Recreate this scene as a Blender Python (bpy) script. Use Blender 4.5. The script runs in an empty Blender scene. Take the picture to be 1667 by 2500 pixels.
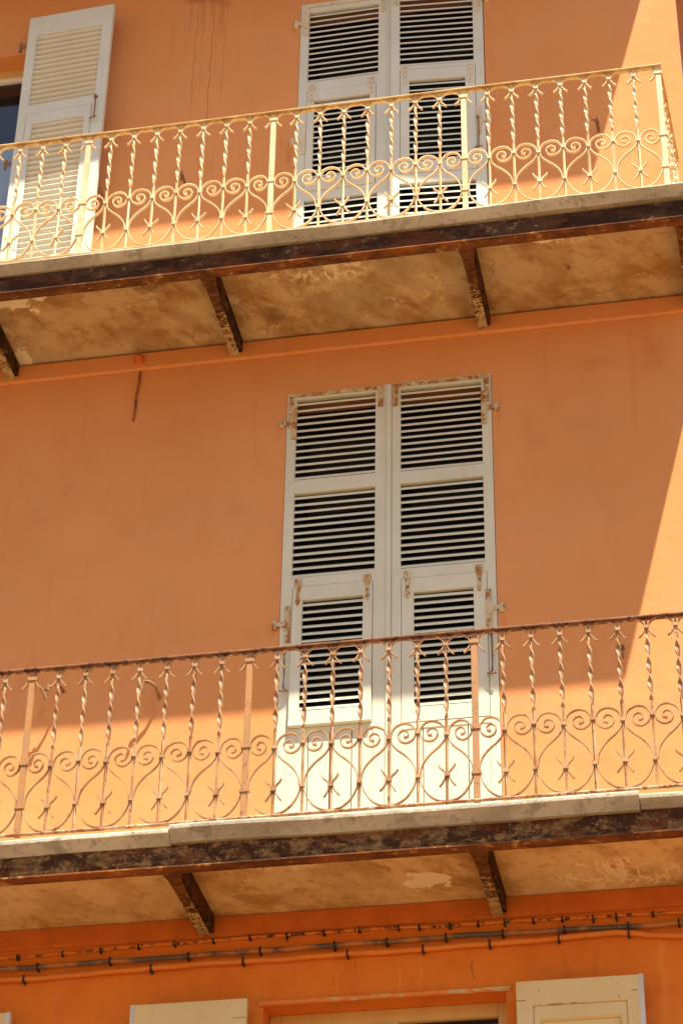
import bpy, bmesh, math, random
from mathutils import Vector, Matrix
random.seed(7)
sc = bpy.context.scene
COL = sc.collection

# ---------------------------------------------------------------- camera
cam_d = bpy.data.cameras.new('camera'); cam = bpy.data.objects.new('camera', cam_d); COL.objects.link(cam)
def _rot(yaw, pitch, roll):
    fw = Vector((math.sin(yaw)*math.cos(pitch), math.cos(yaw)*math.cos(pitch), math.sin(pitch)))
    r = fw.cross(Vector((0, 0, 1))).normalized(); u = r.cross(fw)
    r2 = r*math.cos(roll)+u*math.sin(roll); u2 = u*math.cos(roll)-r*math.sin(roll)
    return r2, u2, fw
CR, CU, CF = _rot(-0.1955, 0.6120, 0.0177)
CPOS = Vector((1.9001, -11.3602, -6.4061))
m = Matrix(((CR.x, CU.x, -CF.x, CPOS.x), (CR.y, CU.y, -CF.y, CPOS.y), (CR.z, CU.z, -CF.z, CPOS.z), (0, 0, 0, 1)))
cam.matrix_world = m
cam_d.sensor_fit = 'HORIZONTAL'; cam_d.sensor_width = 36; cam_d.lens = 125.48
cam_d.clip_start = 0.1; cam_d.clip_end = 3000
sc.camera = cam

# ---------------------------------------------------------------- light
SUN = Vector((0.70, -0.90, 2.75)).normalized()
elev = math.asin(SUN.z); az = math.atan2(SUN.x, SUN.y)
w = bpy.data.worlds.new('World'); sc.world = w; w.use_nodes = True
nt = w.node_tree; bg = nt.nodes['Background']
sky = nt.nodes.new('ShaderNodeTexSky'); sky.sky_type = 'NISHITA'; sky.sun_disc = False
sky.sun_elevation = elev; sky.sun_rotation = az; sky.air_density = 1.0; sky.dust_density = 1.5; sky.ozone_density = 1.0
nt.links.new(sky.outputs[0], bg.inputs[0]); bg.inputs[1].default_value = 0.068
sd = bpy.data.lights.new('sun', 'SUN'); so = bpy.data.objects.new('sun', sd); COL.objects.link(so)
sd.energy = 5; sd.angle = math.radians(0.53); sd.color = (1.0, 0.93, 0.80)
so.rotation_euler = SUN.to_track_quat('Z', 'Y').to_euler(); so.location = (3, -6, 20)
sc.view_settings.view_transform = 'Standard'; sc.view_settings.look = 'None'
sc.view_settings.exposure = 1.46; sc.view_settings.gamma = 1

# ---------------------------------------------------------------- node helpers
class NT:
    def __init__(s, name, rough=0.8, metallic=0.0, spec=0.3):
        s.m = bpy.data.materials.new(name); s.m.use_nodes = True; s.t = s.m.node_tree
        s.b = s.t.nodes['Principled BSDF']; s.b.inputs['Roughness'].default_value = rough
        s.b.inputs['Metallic'].default_value = metallic; s.b.inputs['Specular IOR Level'].default_value = spec
        g = s.t.nodes.new('ShaderNodeNewGeometry'); s.pos = g.outputs['Position']
        x = s.t.nodes.new('ShaderNodeSeparateXYZ'); s.t.links.new(s.pos, x.inputs[0]); s.X, s.Y, s.Z = x.outputs
    def put(s, sock, v):
        if isinstance(v, (int, float)): sock.default_value = v
        elif isinstance(v, (tuple, list)): sock.default_value = (*v, 1) if len(v) == 3 and len(sock.default_value) == 4 else v
        else: s.t.links.new(v, sock)
    def ma(s, op, a, b=0.0, c=0.0, clamp=False):
        n = s.t.nodes.new('ShaderNodeMath'); n.operation = op; n.use_clamp = clamp
        s.put(n.inputs[0], a); s.put(n.inputs[1], b); s.put(n.inputs[2], c); return n.outputs[0]
    def mul(s, *a):
        o = a[0]
        for b in a[1:]: o = s.ma('MULTIPLY', o, b)
        return o
    def vec(s, sx=1, sy=1, sz=1, ox=0, oy=0, oz=0, v=None):
        n = s.t.nodes.new('ShaderNodeMapping'); n.vector_type = 'POINT'
        s.t.links.new(v or s.pos, n.inputs[0]); n.inputs['Scale'].default_value = (sx, sy, sz); n.inputs['Location'].default_value = (ox, oy, oz)
        return n.outputs[0]
    def rotv(s, ang, sx, sy, sz):     # rotate in the xy plane, then scale
        n = s.t.nodes.new('ShaderNodeMapping'); s.t.links.new(s.pos, n.inputs[0]); n.inputs['Rotation'].default_value = (0, 0, ang)
        return s.vec(sx, sy, sz, v=n.outputs[0])
    def noise(s, scale, detail=4, rough=0.55, v=None, dist=0.0):
        n = s.t.nodes.new('ShaderNodeTexNoise'); s.put(n.inputs['Vector'], v or s.pos)
        n.inputs['Scale'].default_value = scale; n.inputs['Detail'].default_value = detail
        n.inputs['Roughness'].default_value = rough; n.inputs['Distortion'].default_value = dist
        return n.outputs[0]
    def step(s, v, lo, hi):
        n = s.t.nodes.new('ShaderNodeMapRange'); n.interpolation_type = 'SMOOTHSTEP'
        s.put(n.inputs[0], v); n.inputs[1].default_value = lo; n.inputs[2].default_value = hi; return n.outputs[0]
    def mix(s, f, a, b, mode='MIX'):
        n = s.t.nodes.new('ShaderNodeMix'); n.data_type = 'RGBA'; n.blend_type = mode
        s.put(n.inputs[0], f); s.put(n.inputs[6], a); s.put(n.inputs[7], b); return n.outputs[2]
    def blob(s, ax, cx, rx, az_, cz, rz, soft=0.35, nz=0.5, nsc=12.0, edge=0.12):
        # ragged elliptical stain centred at (cx, cz) on two axes
        a = s.ma('DIVIDE', s.ma('SUBTRACT', ax, cx), rx); b = s.ma('DIVIDE', s.ma('SUBTRACT', az_, cz), rz)
        d = s.ma('SQRT', s.ma('ADD', s.mul(a, a), s.mul(b, b)))
        n = s.ma('MULTIPLY_ADD', s.noise(nsc, 5, 0.65), nz*2, -nz)
        return s.step(s.ma('ADD', d, n), 1.0, 1.0-edge-soft)
    def bump(s, h, dist, strength=1.0):
        n = s.t.nodes.new('ShaderNodeBump'); n.inputs['Distance'].default_value = dist; n.inputs['Strength'].default_value = strength
        s.put(n.inputs['Height'], h); s.t.links.new(n.outputs[0], s.b.inputs['Normal'])
    def col(s, c): s.put(s.b.inputs['Base Color'], c)

# ---------------------------------------------------------------- materials
def wall_material():
    n = NT('orange stucco', 0.92, spec=0.15)
    big = n.noise(0.9, 3, 0.5); mid = n.noise(5, 5, 0.6); fine = n.noise(60, 3, 0.6)
    c = n.mix(n.step(big, 0.35, 0.65), (0.65, 0.264, 0.088), (0.695, 0.292, 0.105))
    c = n.mix(n.mul(n.step(mid, 0.48, 0.75), 0.35), c, (0.60, 0.235, 0.085))
    c = n.mix(n.mul(n.step(fine, 0.45, 0.7), 0.10), c, (0.55, 0.22, 0.08))
    c = n.mix(n.mul(n.step(n.noise(1.7, 5, 0.62, n.vec(1, 1, 1, 4, 1, 8)), 0.50, 0.66), 0.55), c, (0.64, 0.278, 0.118))
    c = n.mix(n.mul(n.step(n.noise(3.1, 6, 0.7, n.vec(1, 1, 0.5, 1, 7, 2)), 0.55, 0.72), 0.35), c, (0.58, 0.215, 0.072))
    # ground-floor wall coloured a deeper orange than the storeys above
    low = n.step(n.ma('ADD', n.Z, n.mul(n.noise(3, 3), 0.03)), -0.80, -0.86)
    c = n.mix(low, c, n.mix(n.step(mid, 0.4, 0.7), (0.76, 0.222, 0.030), (0.69, 0.185, 0.024)))
    # horizontal brush marks low down
    br = n.noise(9, 4, 0.6, n.vec(0.25, 1, 6)); c = n.mix(n.mul(n.step(br, 0.5, 0.72), low, 0.22), c, (0.50, 0.17, 0.04))
    # faint vertical runs
    vr = n.noise(10, 4, 0.6, n.vec(2.4, 1, 0.12)); c = n.mix(n.mul(n.step(vr, 0.56, 0.74), 0.18), c, (0.52, 0.19, 0.065))
    # damp patch and dark drip lines on the upper storey
    top = n.blob(n.X, -1.33, 0.26, n.Z, 6.42, 0.20, nz=0.8, nsc=7); c = n.mix(n.mul(top, 0.65), c, (0.38, 0.10, 0.03))
    for i, (x0, z1, z0, wd, st) in enumerate([(-1.455, 6.33, 5.05, .005, .55), (-1.40, 6.34, 5.2, .0035, .4), (-1.335, 6.34, 4.9, .0055, .65), (-1.245, 6.35, 5.15, .004, .5),
                                    (-1.30, 6.3, 5.35, .003, .4), (-1.53, 6.25, 5.6, .0035, .35), (-1.62, 6.1, 5.3, .005, .22), (-0.86, 5.0, 4.1, .004, .4), (-0.80, 4.95, 4.4, .004, .3), (-1.28, 4.9, 4.25, .005, .25), (-1.42, 6.35, 5.9, .03, .30), (-1.27, 6.35, 5.8, .03, .32), (-1.50, 6.3, 5.85, .02, .25), (-1.36, 6.35, 5.95, .02, .3)]):
        wob = n.ma('MULTIPLY_ADD', n.noise(2.2, 4, 0.6, n.vec(0.02, 0, 1, 3.1*i, 0, i)), 0.08, -0.04)
        d = n.ma('ABSOLUTE', n.ma('SUBTRACT', n.ma('SUBTRACT', n.X, x0), wob))
        mk = n.mul(n.step(d, wd, wd*0.2), n.step(n.Z, z0, z0+0.3), n.step(n.Z, z1, z1-0.05), st)
        c = n.mix(mk, c, (0.36, 0.095, 0.03))
    # rust bleeding below hinge pins and hooks
    for (x, z, rx, rz, st) in [(-0.745, 5.88, .035, .10, .45), (-0.755, 4.68, .045, .16, .55), (0.60, 0.86, .03, .09, .5), (0.605, 2.32, .025, .08, .35), (-0.745, 2.36, .02, .07, .35), (0.60, 4.72, .03, .08, .4),
                               (-0.74, 0.90, .02, .06, .3), (-2.09, 0.50, .03, .11, .4), (-1.42, 0.47, .05, .12, .35), (1.262, 0.47, .025, .10, .4), (1.31, 4.52, .03, .1, .3), (1.55, 2.70, .16, .30, .42), (1.2, 2.66, .3, .12, .2)]:
        c = n.mix(n.mul(n.blob(n.X, x, rx, n.Z, z, rz, nz=0.9, nsc=9, soft=1.2), st), c, (0.46, 0.115, 0.026))
    # thin cracks and pale runs over the ground-floor lintel
    for (x, z1, z0, wd, st, cc) in [(0.39, -1.20, -1.33, .004, .8, (0.16, 0.05, 0.02)), (-0.235, -1.14, -1.24, .003, .5, (0.2, 0.07, 0.02)), (0.0, -1.16, -1.37, .008, .22, (0.85, 0.42, 0.14)), (0.115, -1.16, -1.37, .008, .2, (0.85, 0.42, 0.14)),
                                    (-0.33, -1.2, -1.37, .01, .2, (0.85, 0.42, 0.14)), (1.36, -1.15, -1.8, .03, .25, (0.85, 0.36, 0.10)), (-1.674, -1.16, -1.2, .02, .5, (0.45, 0.14, 0.04)), (1.02, -1.16, -1.35, .03, .25, (0.45, 0.14, 0.03)), (0.85, -1.16, -1.35, .02, .2, (0.45, 0.14, 0.03)),
                                    (-1.02, 5.35, 5.15, .003, .35, (0.35, 0.12, 0.05)), (-1.3, 2.1, 1.75, .002, .22, (0.36, 0.14, 0.06)), (1.0, 2.5, 2.15, .002, .22, (0.36, 0.14, 0.06)), (-.9, 2.90, 2.2, .012, .12, (0.42, 0.13, 0.04)), (1.42, 2.9, 2.1, .03, .14, (0.42, 0.12, 0.035)), (.9, 2.92, 2.5, .015, .12, (0.42, 0.13, 0.04)), (-2.0, 2.9, 2.4, .02, .12, (0.42, 0.13, 0.04))]:
        wob = n.ma('MULTIPLY_ADD', n.noise(9, 3, 0.6, n.vec(0.02, 0, 1, x*7)), 0.07, -0.035)
        d = n.ma('ABSOLUTE', n.ma('SUBTRACT', n.ma('SUBTRACT', n.X, x), wob))
        c = n.mix(n.mul(n.step(d, wd, wd*0.2), n.step(n.Z, z0, z0+0.03), n.step(n.Z, z1, z1-0.03), st), c, cc)
    n.col(c)
    n.bump(n.ma('ADD', n.mul(n.noise(2.5, 3), 1.4), n.ma('ADD', n.mul(n.noise(38, 4, 0.6), 0.16), n.mul(n.noise(160, 3, 0.6), 0.05))), 0.012, 0.5)
    return n.m
def trim_material():
    n = NT('deep orange trim paint', 0.88, spec=0.15)
    a = n.noise(7, 5, 0.6); b = n.noise(26, 5, 0.7, n.vec(0.5, 1, 1))
    c = n.mix(n.step(a, 0.35, 0.7), (0.52, 0.135, 0.024), (0.60, 0.165, 0.030))
    c = n.mix(n.mul(n.step(b, 0.62, 0.68), 0.5), c, (0.42, 0.11, 0.025))
    vr = n.noise(16, 4, 0.6, n.vec(2.4, 1, 0.1)); c = n.mix(n.mul(n.step(vr, 0.55, 0.7), 0.25), c, (0.66, 0.22, 0.05))
    n.col(c); n.bump(n.noise(30, 5, 0.6), 0.006, 0.6); return n.m
def rim_material():
    n = NT('flaking orange lintel rim', 0.9, spec=0.15)
    b = n.noise(14, 5, 0.7, n.vec(0.35, 1, 1))
    c = n.mix(n.step(b, 0.57, 0.60), (0.74, 0.25, 0.055), (0.62, 0.46, 0.22)); n.col(c); return n.m
def stone_material(name, tint=1.0):
    n = NT(name, 0.85, spec=0.25)
    a = n.noise(4, 5, 0.6, n.vec(0.5, 1, 1.5)); b = n.noise(22, 6, 0.7); f = n.noise(90, 3)
    c = n.mix(n.step(a, 0.35, 0.65), (0.38*tint, 0.325*tint, 0.225*tint), (0.56*tint, 0.49*tint, 0.36*tint))
    c = n.mix(n.mul(n.step(b, 0.52, 0.66), 0.5), c, (0.20, 0.16, 0.10))
    c = n.mix(n.mul(n.step(n.noise(7, 6, 0.75), 0.54, 0.64), 0.55), c, (0.15, 0.115, 0.075))
    c = n.mix(n.mul(n.step(n.noise(9, 3, 0.5, n.vec(1, 1, 0.3, 4, 2, 1)), 0.60, 0.63), 0.45), c, (0.29, 0.26, 0.20))
    c = n.mix(n.mul(n.step(f, 0.5, 0.7), 0.18), c, (0.62, 0.55, 0.42))
    n.col(c); n.bump(n.ma('ADD', n.noise(12, 6, 0.7), n.mul(f, 0.3)), 0.012, 0.6); return n.m
def soffit_material(name, blobs, seed, speck=0.5, gain=1.0, soft=1.0):
    n = NT(name, 0.85, spec=0.2)
    v = n.rotv(math.radians(-52), 1.0, 1.5, 1.0)
    a = n.noise(2.6, 7, 0.66, n.vec(1, 1, 1, seed, seed*2, 0, v=v), dist=0.25); b = n.noise(1.3, 4, 0.6, n.vec(1, 1, 1, seed*3, 1, 0)); d = n.noise(7.0, 6, 0.7, n.vec(1, 1, 1, 0, seed, 3, v=v))
    c = n.mix(n.step(a, 0.38, 0.60), (0.31*gain, 0.165*gain, 0.055*gain), (0.49*gain, 0.345*gain, 0.170*gain))
    c = n.mix(n.mul(n.step(b, 0.42, 0.66), 0.6), c, (0.46*gain, 0.35*gain, 0.20*gain))
    ring = n.ma('ABSOLUTE', n.ma('SUBTRACT', n.noise(1.6, 3, 0.5, n.vec(1, 1, 1, seed*7, 2, 0)), 0.52))
    c = n.mix(n.mul(n.step(ring, 0.014, 0.002), n.step(n.noise(4, 3), 0.45, 0.6), 0.45*soft), c, (0.20, 0.085, 0.022))
    c = n.mix(n.mul(n.step(n.noise(3.0, 8, 0.78, n.vec(1, 1, 1, seed, 5, 5)), 0.60+0.03*(1-soft), 0.615+0.06*(1-soft)), 0.75), c, (0.60, 0.46, 0.27))
    c = n.mix(n.mul(n.step(n.noise(16, 6, 0.75), 0.60, 0.66), 0.35*soft), c, (0.24, 0.12, 0.04))
    c = n.mix(n.mul(n.step(d, 0.54, 0.66), 0.45), c, (0.24, 0.105, 0.026))
    c = n.mix(n.mul(n.step(n.noise(5, 5, 0.6, n.vec(1, 1, 1, seed*5, 3, 0, v=v)), 0.60, 0.72), 0.4), c, (0.21, 0.078, 0.018))
    # mould specks
    c = n.mix(n.mul(n.step(n.noise(34, 4, 0.7), 0.66, 0.71), n.step(n.noise(2, 2, 0.5, n.vec(1, 1, 1, 9, seed, 0)), 0.45, 0.6), speck), c, (0.13, 0.085, 0.04))
    for kind, cx, rx, cy, ry, st, nsc in blobs:
        if kind == 'lime':        # ragged lime patch of solid edge
            mk = n.mul(n.blob(n.X, cx, rx, n.Y, cy, ry, nz=1.5, nsc=nsc, soft=0.0, edge=0.06), st); c = n.mix(mk, c, (0.80, 0.68, 0.47))
        elif kind == 'vein':      # network of pale veins inside a soft region
            rg = n.blob(n.X, cx, rx, n.Y, cy, ry, nz=0.3, nsc=4, soft=0.4)
            q = n.noise(nsc, 4, 0.6, n.vec(1, 0.6, 1, cx, cy, 0), dist=1.2); vn = n.step(n.ma('ABSOLUTE', n.ma('SUBTRACT', q, 0.5)), 0.045, 0.005)
            q2 = n.noise(nsc*0.6, 5, 0.7, n.vec(1, 1, 1, cy, cx, 0))
            mk = n.mul(rg, n.ma('MAXIMUM', vn, n.mul(n.step(q2, 0.52, 0.66), 0.6)), st); mk = n.ma('MINIMUM', mk, 1.0); c = n.mix(mk, c, (0.78, 0.63, 0.40))
        elif kind == 'dark':
            mk = n.mul(n.blob(n.X, cx, rx, n.Y, cy, ry, nz=1.5, nsc=nsc, soft=0.5), st); c = n.mix(mk, c, (0.17, 0.085, 0.03))
        elif kind == 'chip':      # flaked chips
            rg = n.blob(n.X, cx, rx, n.Y, cy, ry, nz=0.2, nsc=4, soft=0.2)
            mk = n.mul(rg, n.step(n.noise(nsc, 5, 0.75), 0.53, 0.55), st); c = n.mix(mk, c, (0.62, 0.45, 0.20))
    n.col(c); n.bump(n.ma('ADD', n.noise(9, 6, 0.65), n.mul(n.noise(3, 3), 1.5)), 0.012, 0.55); return n.m
def steel_material(name, dark, mid, light, rust, amount, edge=0.5, sc=1.0, wallward=0.0):
    n = NT(name, 0.9, spec=0.08)
    a = n.noise(9*sc, 6, 0.72, n.vec(0.6, 1, 1)); b = n.noise(22*sc, 6, 0.75); r = n.noise(5*sc, 5, 0.6, n.vec(0.5, 1, 1.6, 5, 2, 1)); k = n.noise(48*sc, 4, 0.7)
    c = n.mix(n.step(a, 0.44, 0.56), dark, mid)
    q = n.ma('MULTIPLY_ADD', b, 0.6, n.mul(a, 0.4))
    if wallward: q = n.ma('ADD', q, n.mul(n.step(n.Y, -0.75, -0.02), wallward))
    c = n.mix(n.mul(n.step(q, amount, amount+0.035), 0.9), c, light)
    c = n.mix(n.mul(n.step(r, 0.52, 0.62), edge), c, rust)
    c = n.mix(n.mul(n.step(k, 0.60, 0.66), 0.5), c, rust)
    n.col(c); n.bump(n.ma('ADD', b, n.mul(k, 0.5)), 0.008, 0.7); return n.m
def iron_paint(name, base, worn, rust, worn_at, rust_at, rough=0.5):
    n = NT(name, rough, spec=0.35)
    a = n.noise(6, 5, 0.6); b = n.noise(24, 6, 0.75, n.vec(1, 1, 0.7)); k = n.noise(75, 4, 0.7)
    c = n.mix(n.step(a, worn_at, worn_at+0.2), base, worn)
    c = n.mix(n.step(n.ma('MULTIPLY_ADD', b, 0.7, n.mul(k, 0.3)), rust_at, rust_at+0.035), c, rust)
    n.col(c); n.bump(n.ma('ADD', b, n.mul(k, 0.4)), 0.003, 0.5); return n.m
def wood_paint(name, a, b, worn, worn_amt=0.3, rough=0.55):
    n = NT(name, rough, spec=0.35)
    g = n.noise(5, 5, 0.6, n.vec(3, 3, 0.35)); q = n.noise(2.5, 4, 0.5); s = n.noise(42, 5, 0.75, n.vec(1, 1, 0.4))
    c = n.mix(n.step(q, 0.35, 0.65), a, b); c = n.mix(n.mul(n.step(g, 0.5, 0.72), 0.3), c, worn)
    c = n.mix(n.mul(n.step(s, 0.665, 0.69), worn_amt), c, (0.20, 0.15, 0.10))
    c = n.mix(n.mul(n.step(n.noise(11, 5, 0.7), 0.58, 0.72), 0.22), c, worn)
    n.col(c); n.bump(n.ma('ADD', n.noise(40, 4, 0.6, n.vec(1, 1, 0.1)), n.mul(q, 0.5)), 0.002, 0.5); return n.m
def flat(name, c, rough=0.8, metallic=0.0, spec=0.3, var=0.2, sc=20):
    n = NT(name, rough, metallic, spec); k = tuple(x*(1-var) for x in c)
    n.col(n.mix(n.noise(sc, 5, 0.6), k, c)); return n.m

M = dict(
    wall=wall_material(), trim=trim_material(), rim=rim_material(),
    stone=stone_material('worn slab stone'), stone2=stone_material('greyer slab stone', 0.85),
    soffU=soffit_material('stained plaster soffit', [('lime', -2.30, .20, -.72, .17, .9, 9), ('lime', -2.42, .06, -.06, .13, .8, 12), ('vein', -.38, .42, -.62, .17, .95, 5.0), ('chip', .25, .09, -.30, .24, .95, 15), ('chip', .60, .07, -.32, .14, .6, 10),
             ('lime', .99, .13, -.70, .07, .95, 13), ('vein', 1.15, .2, -.66, .1, .6, 8), ('dark', -.74, .10, -.23, .10, .5, 9), ('dark', -1.44, .12, -.64, .07, .7, 22), ('chip', 1.70, .09, -.03, .06, .7, 8), ('dark', 1.1, .02, -.38, .03, .8, 9)], 1.7, 0.5, 1.08, 0.8),
    soffM=soffit_material('stained lower plaster soffit', [('lime', .19, .115, -.275, .10, 1.0, 15), ('vein', 1.16, .42, -.19, .24, 1.25, 7.0), ('vein', -.45, .45, -.60, .13, .9, 6.0), ('vein', -1.95, .4, -.62, .10, .9, 5.0), ('chip', -.76, .16, -.27, .10, .7, 12), ('chip', -1.6, .20, -.60, .05, .7, 14), ('chip', .45, .12, -.02, .03, .9, 9), ('vein', -2.0, .25, -.4, .3, .4, 6)], 4.3, 0.2, 1.36, 0.35),
    beamU=steel_material('dark rusted steel', (0.040, 0.020, 0.012), (0.085, 0.042, 0.024), (0.22, 0.15, 0.08), (0.13, 0.038, 0.012), 0.56, 0.6),
    beamM=steel_material('flaking painted steel', (0.060, 0.026, 0.014), (0.165, 0.092, 0.042), (0.30, 0.165, 0.058), (0.12, 0.033, 0.011), 0.52, 0.75, 1.7),
    flange=steel_material('rusted lower flange', (0.10, 0.042, 0.02), (0.17, 0.065, 0.025), (0.42, 0.24, 0.10), (0.33, 0.105, 0.025), 0.56, 0.6),
    joist=steel_material('speckled rusty joist', (0.085, 0.036, 0.015), (0.16, 0.066, 0.024), (0.52, 0.38, 0.18), (0.20, 0.068, 0.02), 0.60, 0.4, 2.6, 0.17),
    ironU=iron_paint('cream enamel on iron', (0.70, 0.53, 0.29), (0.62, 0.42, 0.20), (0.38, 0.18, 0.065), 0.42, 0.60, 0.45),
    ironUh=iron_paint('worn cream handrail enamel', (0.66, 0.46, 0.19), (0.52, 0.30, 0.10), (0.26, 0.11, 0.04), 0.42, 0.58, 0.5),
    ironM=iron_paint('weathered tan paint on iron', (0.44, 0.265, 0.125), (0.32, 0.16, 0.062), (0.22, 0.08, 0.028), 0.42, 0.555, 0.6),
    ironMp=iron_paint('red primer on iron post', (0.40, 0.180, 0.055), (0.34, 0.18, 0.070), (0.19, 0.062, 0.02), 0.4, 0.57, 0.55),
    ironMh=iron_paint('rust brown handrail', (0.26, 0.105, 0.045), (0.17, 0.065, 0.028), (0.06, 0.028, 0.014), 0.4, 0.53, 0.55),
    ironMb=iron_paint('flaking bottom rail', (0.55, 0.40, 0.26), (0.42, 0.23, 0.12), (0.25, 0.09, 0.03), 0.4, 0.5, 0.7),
    rust=iron_paint('rusty iron', (0.15, 0.07, 0.035), (0.24, 0.12, 0.05), (0.34, 0.16, 0.06), 0.4, 0.55, 0.8),
    iron_old=iron_paint('rust spotted hinge paint', (0.60, 0.50, 0.31), (0.50, 0.33, 0.13), (0.34, 0.120, 0.015), 0.42, 0.495, 0.7),
    iron_old2=iron_paint('pale hinge paint', (0.66, 0.58, 0.42), (0.60, 0.49, 0.32), (0.40, 0.20, 0.07), 0.42, 0.60, 0.7),
    woodM=wood_paint('aged cream shutter paint', (0.60, 0.563, 0.415), (0.65, 0.612, 0.455), (0.51, 0.45, 0.295)),
    woodU=wood_paint('pale grey cream shutter paint', (0.60, 0.585, 0.48), (0.65, 0.63, 0.52), (0.52, 0.48, 0.35)),
    woodG=wood_paint('yellowed shutter paint', (0.72, 0.55, 0.26), (0.76, 0.60, 0.30), (0.64, 0.46, 0.20), 0.5),
    bare=wood_paint('bare whitish shutter edge', (0.66, 0.63, 0.58), (0.60, 0.57, 0.52), (0.5, 0.45, 0.4)),
    frameW=wood_paint('white window frame paint', (0.78, 0.74, 0.66), (0.74, 0.70, 0.62), (0.6, 0.55, 0.45)),
    frameY=wood_paint('yellowed window frame', (0.66, 0.44, 0.15), (0.60, 0.38, 0.12), (0.5, 0.3, 0.1)),
    dark=flat('dark interior', (0.020, 0.015, 0.012), 0.6),
    glass=flat('window glass', (0.012, 0.013, 0.014), 0.03, spec=0.8, var=0.05),
    cable=iron_paint('orange painted cable', (0.72, 0.23, 0.035), (0.66, 0.20, 0.03), (0.10, 0.05, 0.03), 0.4, 0.60, 0.6),
    cable_black=iron_paint('black flecked orange cable', (0.70, 0.22, 0.035), (0.64, 0.19, 0.03), (0.07, 0.04, 0.03), 0.4, 0.515, 0.6),
    chips=flat('worn paint joint', (0.30, 0.19, 0.085), 0.9),
    blue=wood_paint('plain blue sheet', (0.24, 0.36, 0.52), (0.27, 0.40, 0.56), (0.2, 0.25, 0.3)),  # plain blue for the sheet before the lower pane
    wire=iron_paint('rusted orange wire', (0.40, 0.12, 0.03), (0.25, 0.08, 0.025), (0.10, 0.04, 0.02), 0.4, 0.52, 0.8),
    cable_dark=iron_paint('dark grey conduit', (0.105, 0.08, 0.065), (0.46, 0.18, 0.05), (0.58, 0.21, 0.05), 0.40, 0.60, 0.55),
    clip=flat('blackened cable clip', (0.05, 0.035, 0.025), 0.6),
    ground=flat('sunlit paving', (0.20, 0.118, 0.050), 0.9, sc=2, var=0.25),
)

# ---------------------------------------------------------------- mesh helpers
class MB:
    def __init__(s): s.v = []; s.f = []
    def box(s, x0, x1, y0, y1, z0, z1, T=None):
        b = len(s.v); P = [(x, y, z) for z in (z0, z1) for y in (y0, y1) for x in (x0, x1)]
        if T: P = [tuple(T(*p)) for p in P]
        s.v += P
        for q in ((0, 2, 3, 1), (4, 5, 7, 6), (0, 1, 5, 4), (2, 6, 7, 3), (0, 4, 6, 2), (1, 3, 7, 5)): s.f.append(tuple(b+i for i in q))
        return s
    def rings(s, R, closed=False, cap=True):
        b = len(s.v); n = len(R[0])
        for r in R: s.v += [tuple(p) for p in r]
        m_ = len(R)
        for i in range(m_ if closed else m_-1):
            j = (i+1) % m_
            for k in range(n): s.f.append((b+i*n+k, b+i*n+(k+1) % n, b+j*n+(k+1) % n, b+j*n+k))
        if cap and not closed: s.f.append(tuple(b+k for k in range(n))[::-1]); s.f.append(tuple(b+(m_-1)*n+k for k in range(n)))
        return s
    def tube(s, pts, r, n=8, flat_=1.0):
        P = [Vector(p) for p in pts]; R = []
        up = Vector((0, 0, 1))
        for i, p in enumerate(P):
            t = (P[min(i+1, len(P)-1)]-P[max(i-1, 0)]).normalized()
            a = t.cross(up)
            if a.length < 1e-3: a = t.cross(Vector((1, 0, 0)))
            a.normalize(); c = a.cross(t).normalized(); rr = r[i] if isinstance(r, (list, tuple)) else r
            R.append([p+a*math.cos(q)*rr+c*math.sin(q)*rr*flat_ for q in [2*math.pi*k/n for k in range(n)]])
        return s.rings(R)
    def prism_y(s, poly, y0, y1):   # polygon in x,z extruded in y
        n = len(poly); b = len(s.v)
        s.v += [(x, y0, z) for x, z in poly]+[(x, y1, z) for x, z in poly]
        s.f.append(tuple(range(b, b+n))); s.f.append(tuple(range(b+n, b+2*n))[::-1])
        for k in range(n): s.f.append((b+k, b+n+k, b+n+(k+1) % n, b+(k+1) % n))
        return s
    def prism_x(s, poly, x0, x1):   # polygon in y,z extruded in x
        n = len(poly); b = len(s.v)
        s.v += [(x0, y, z) for y, z in poly]+[(x1, y, z) for y, z in poly]
        s.f.append(tuple(range(b, b+n))[::-1]); s.f.append(tuple(range(b+n, b+2*n)))
        for k in range(n): s.f.append((b+k, b+(k+1) % n, b+n+(k+1) % n, b+n+k))
        return s
    def mesh(s, name, mat, smooth=False, bevel=0.0, fn=None):
        me = bpy.data.meshes.new(name)
        V = [tuple(fn(*p)) for p in s.v] if fn else s.v
        me.from_pydata(V, [], s.f)
        bm = bmesh.new(); bm.from_mesh(me); bmesh.ops.recalc_face_normals(bm, faces=bm.faces)
        if bevel:
            ed = [e for e in bm.edges if len(e.link_faces) == 2 and e.calc_face_angle(0) > 0.6]
            bmesh.ops.bevel(bm, geom=ed, offset=bevel, segments=2, affect='EDGES', clamp_overlap=True)
        if smooth:
            for f in bm.faces: f.smooth = True
            for e in bm.edges:
                if len(e.link_faces) == 2 and e.calc_face_angle(0) > 0.7: e.smooth = False
        bm.to_mesh(me); bm.free(); me.materials.append(mat); return me
def link(name, me, parent=None, loc=None):
    o = bpy.data.objects.new(name, me); COL.objects.link(o)
    if parent: o.parent = parent
    if loc: o.location = loc
    return o
def tag(o, label=None, cat=None, group=None, kind=None):
    if label: o['label'] = label
    if cat: o['category'] = cat
    if group: o['group'] = group
    if kind: o['kind'] = kind
    return o
def thing(name, label, cat, loc=(0, 0, 0), rz=0.0, group=None):
    o = link(name, None, None, loc); o.rotation_euler = (0, 0, rz); return tag(o, label, cat, group)
def part(name, mb, mat, parent, smooth=False, bevel=0.0, loc=None, label=None, fn=None):
    o = link(name, mb.mesh(name, M[mat], smooth, bevel, fn), parent, loc)
    if label: o['label'] = label
    return o

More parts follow.
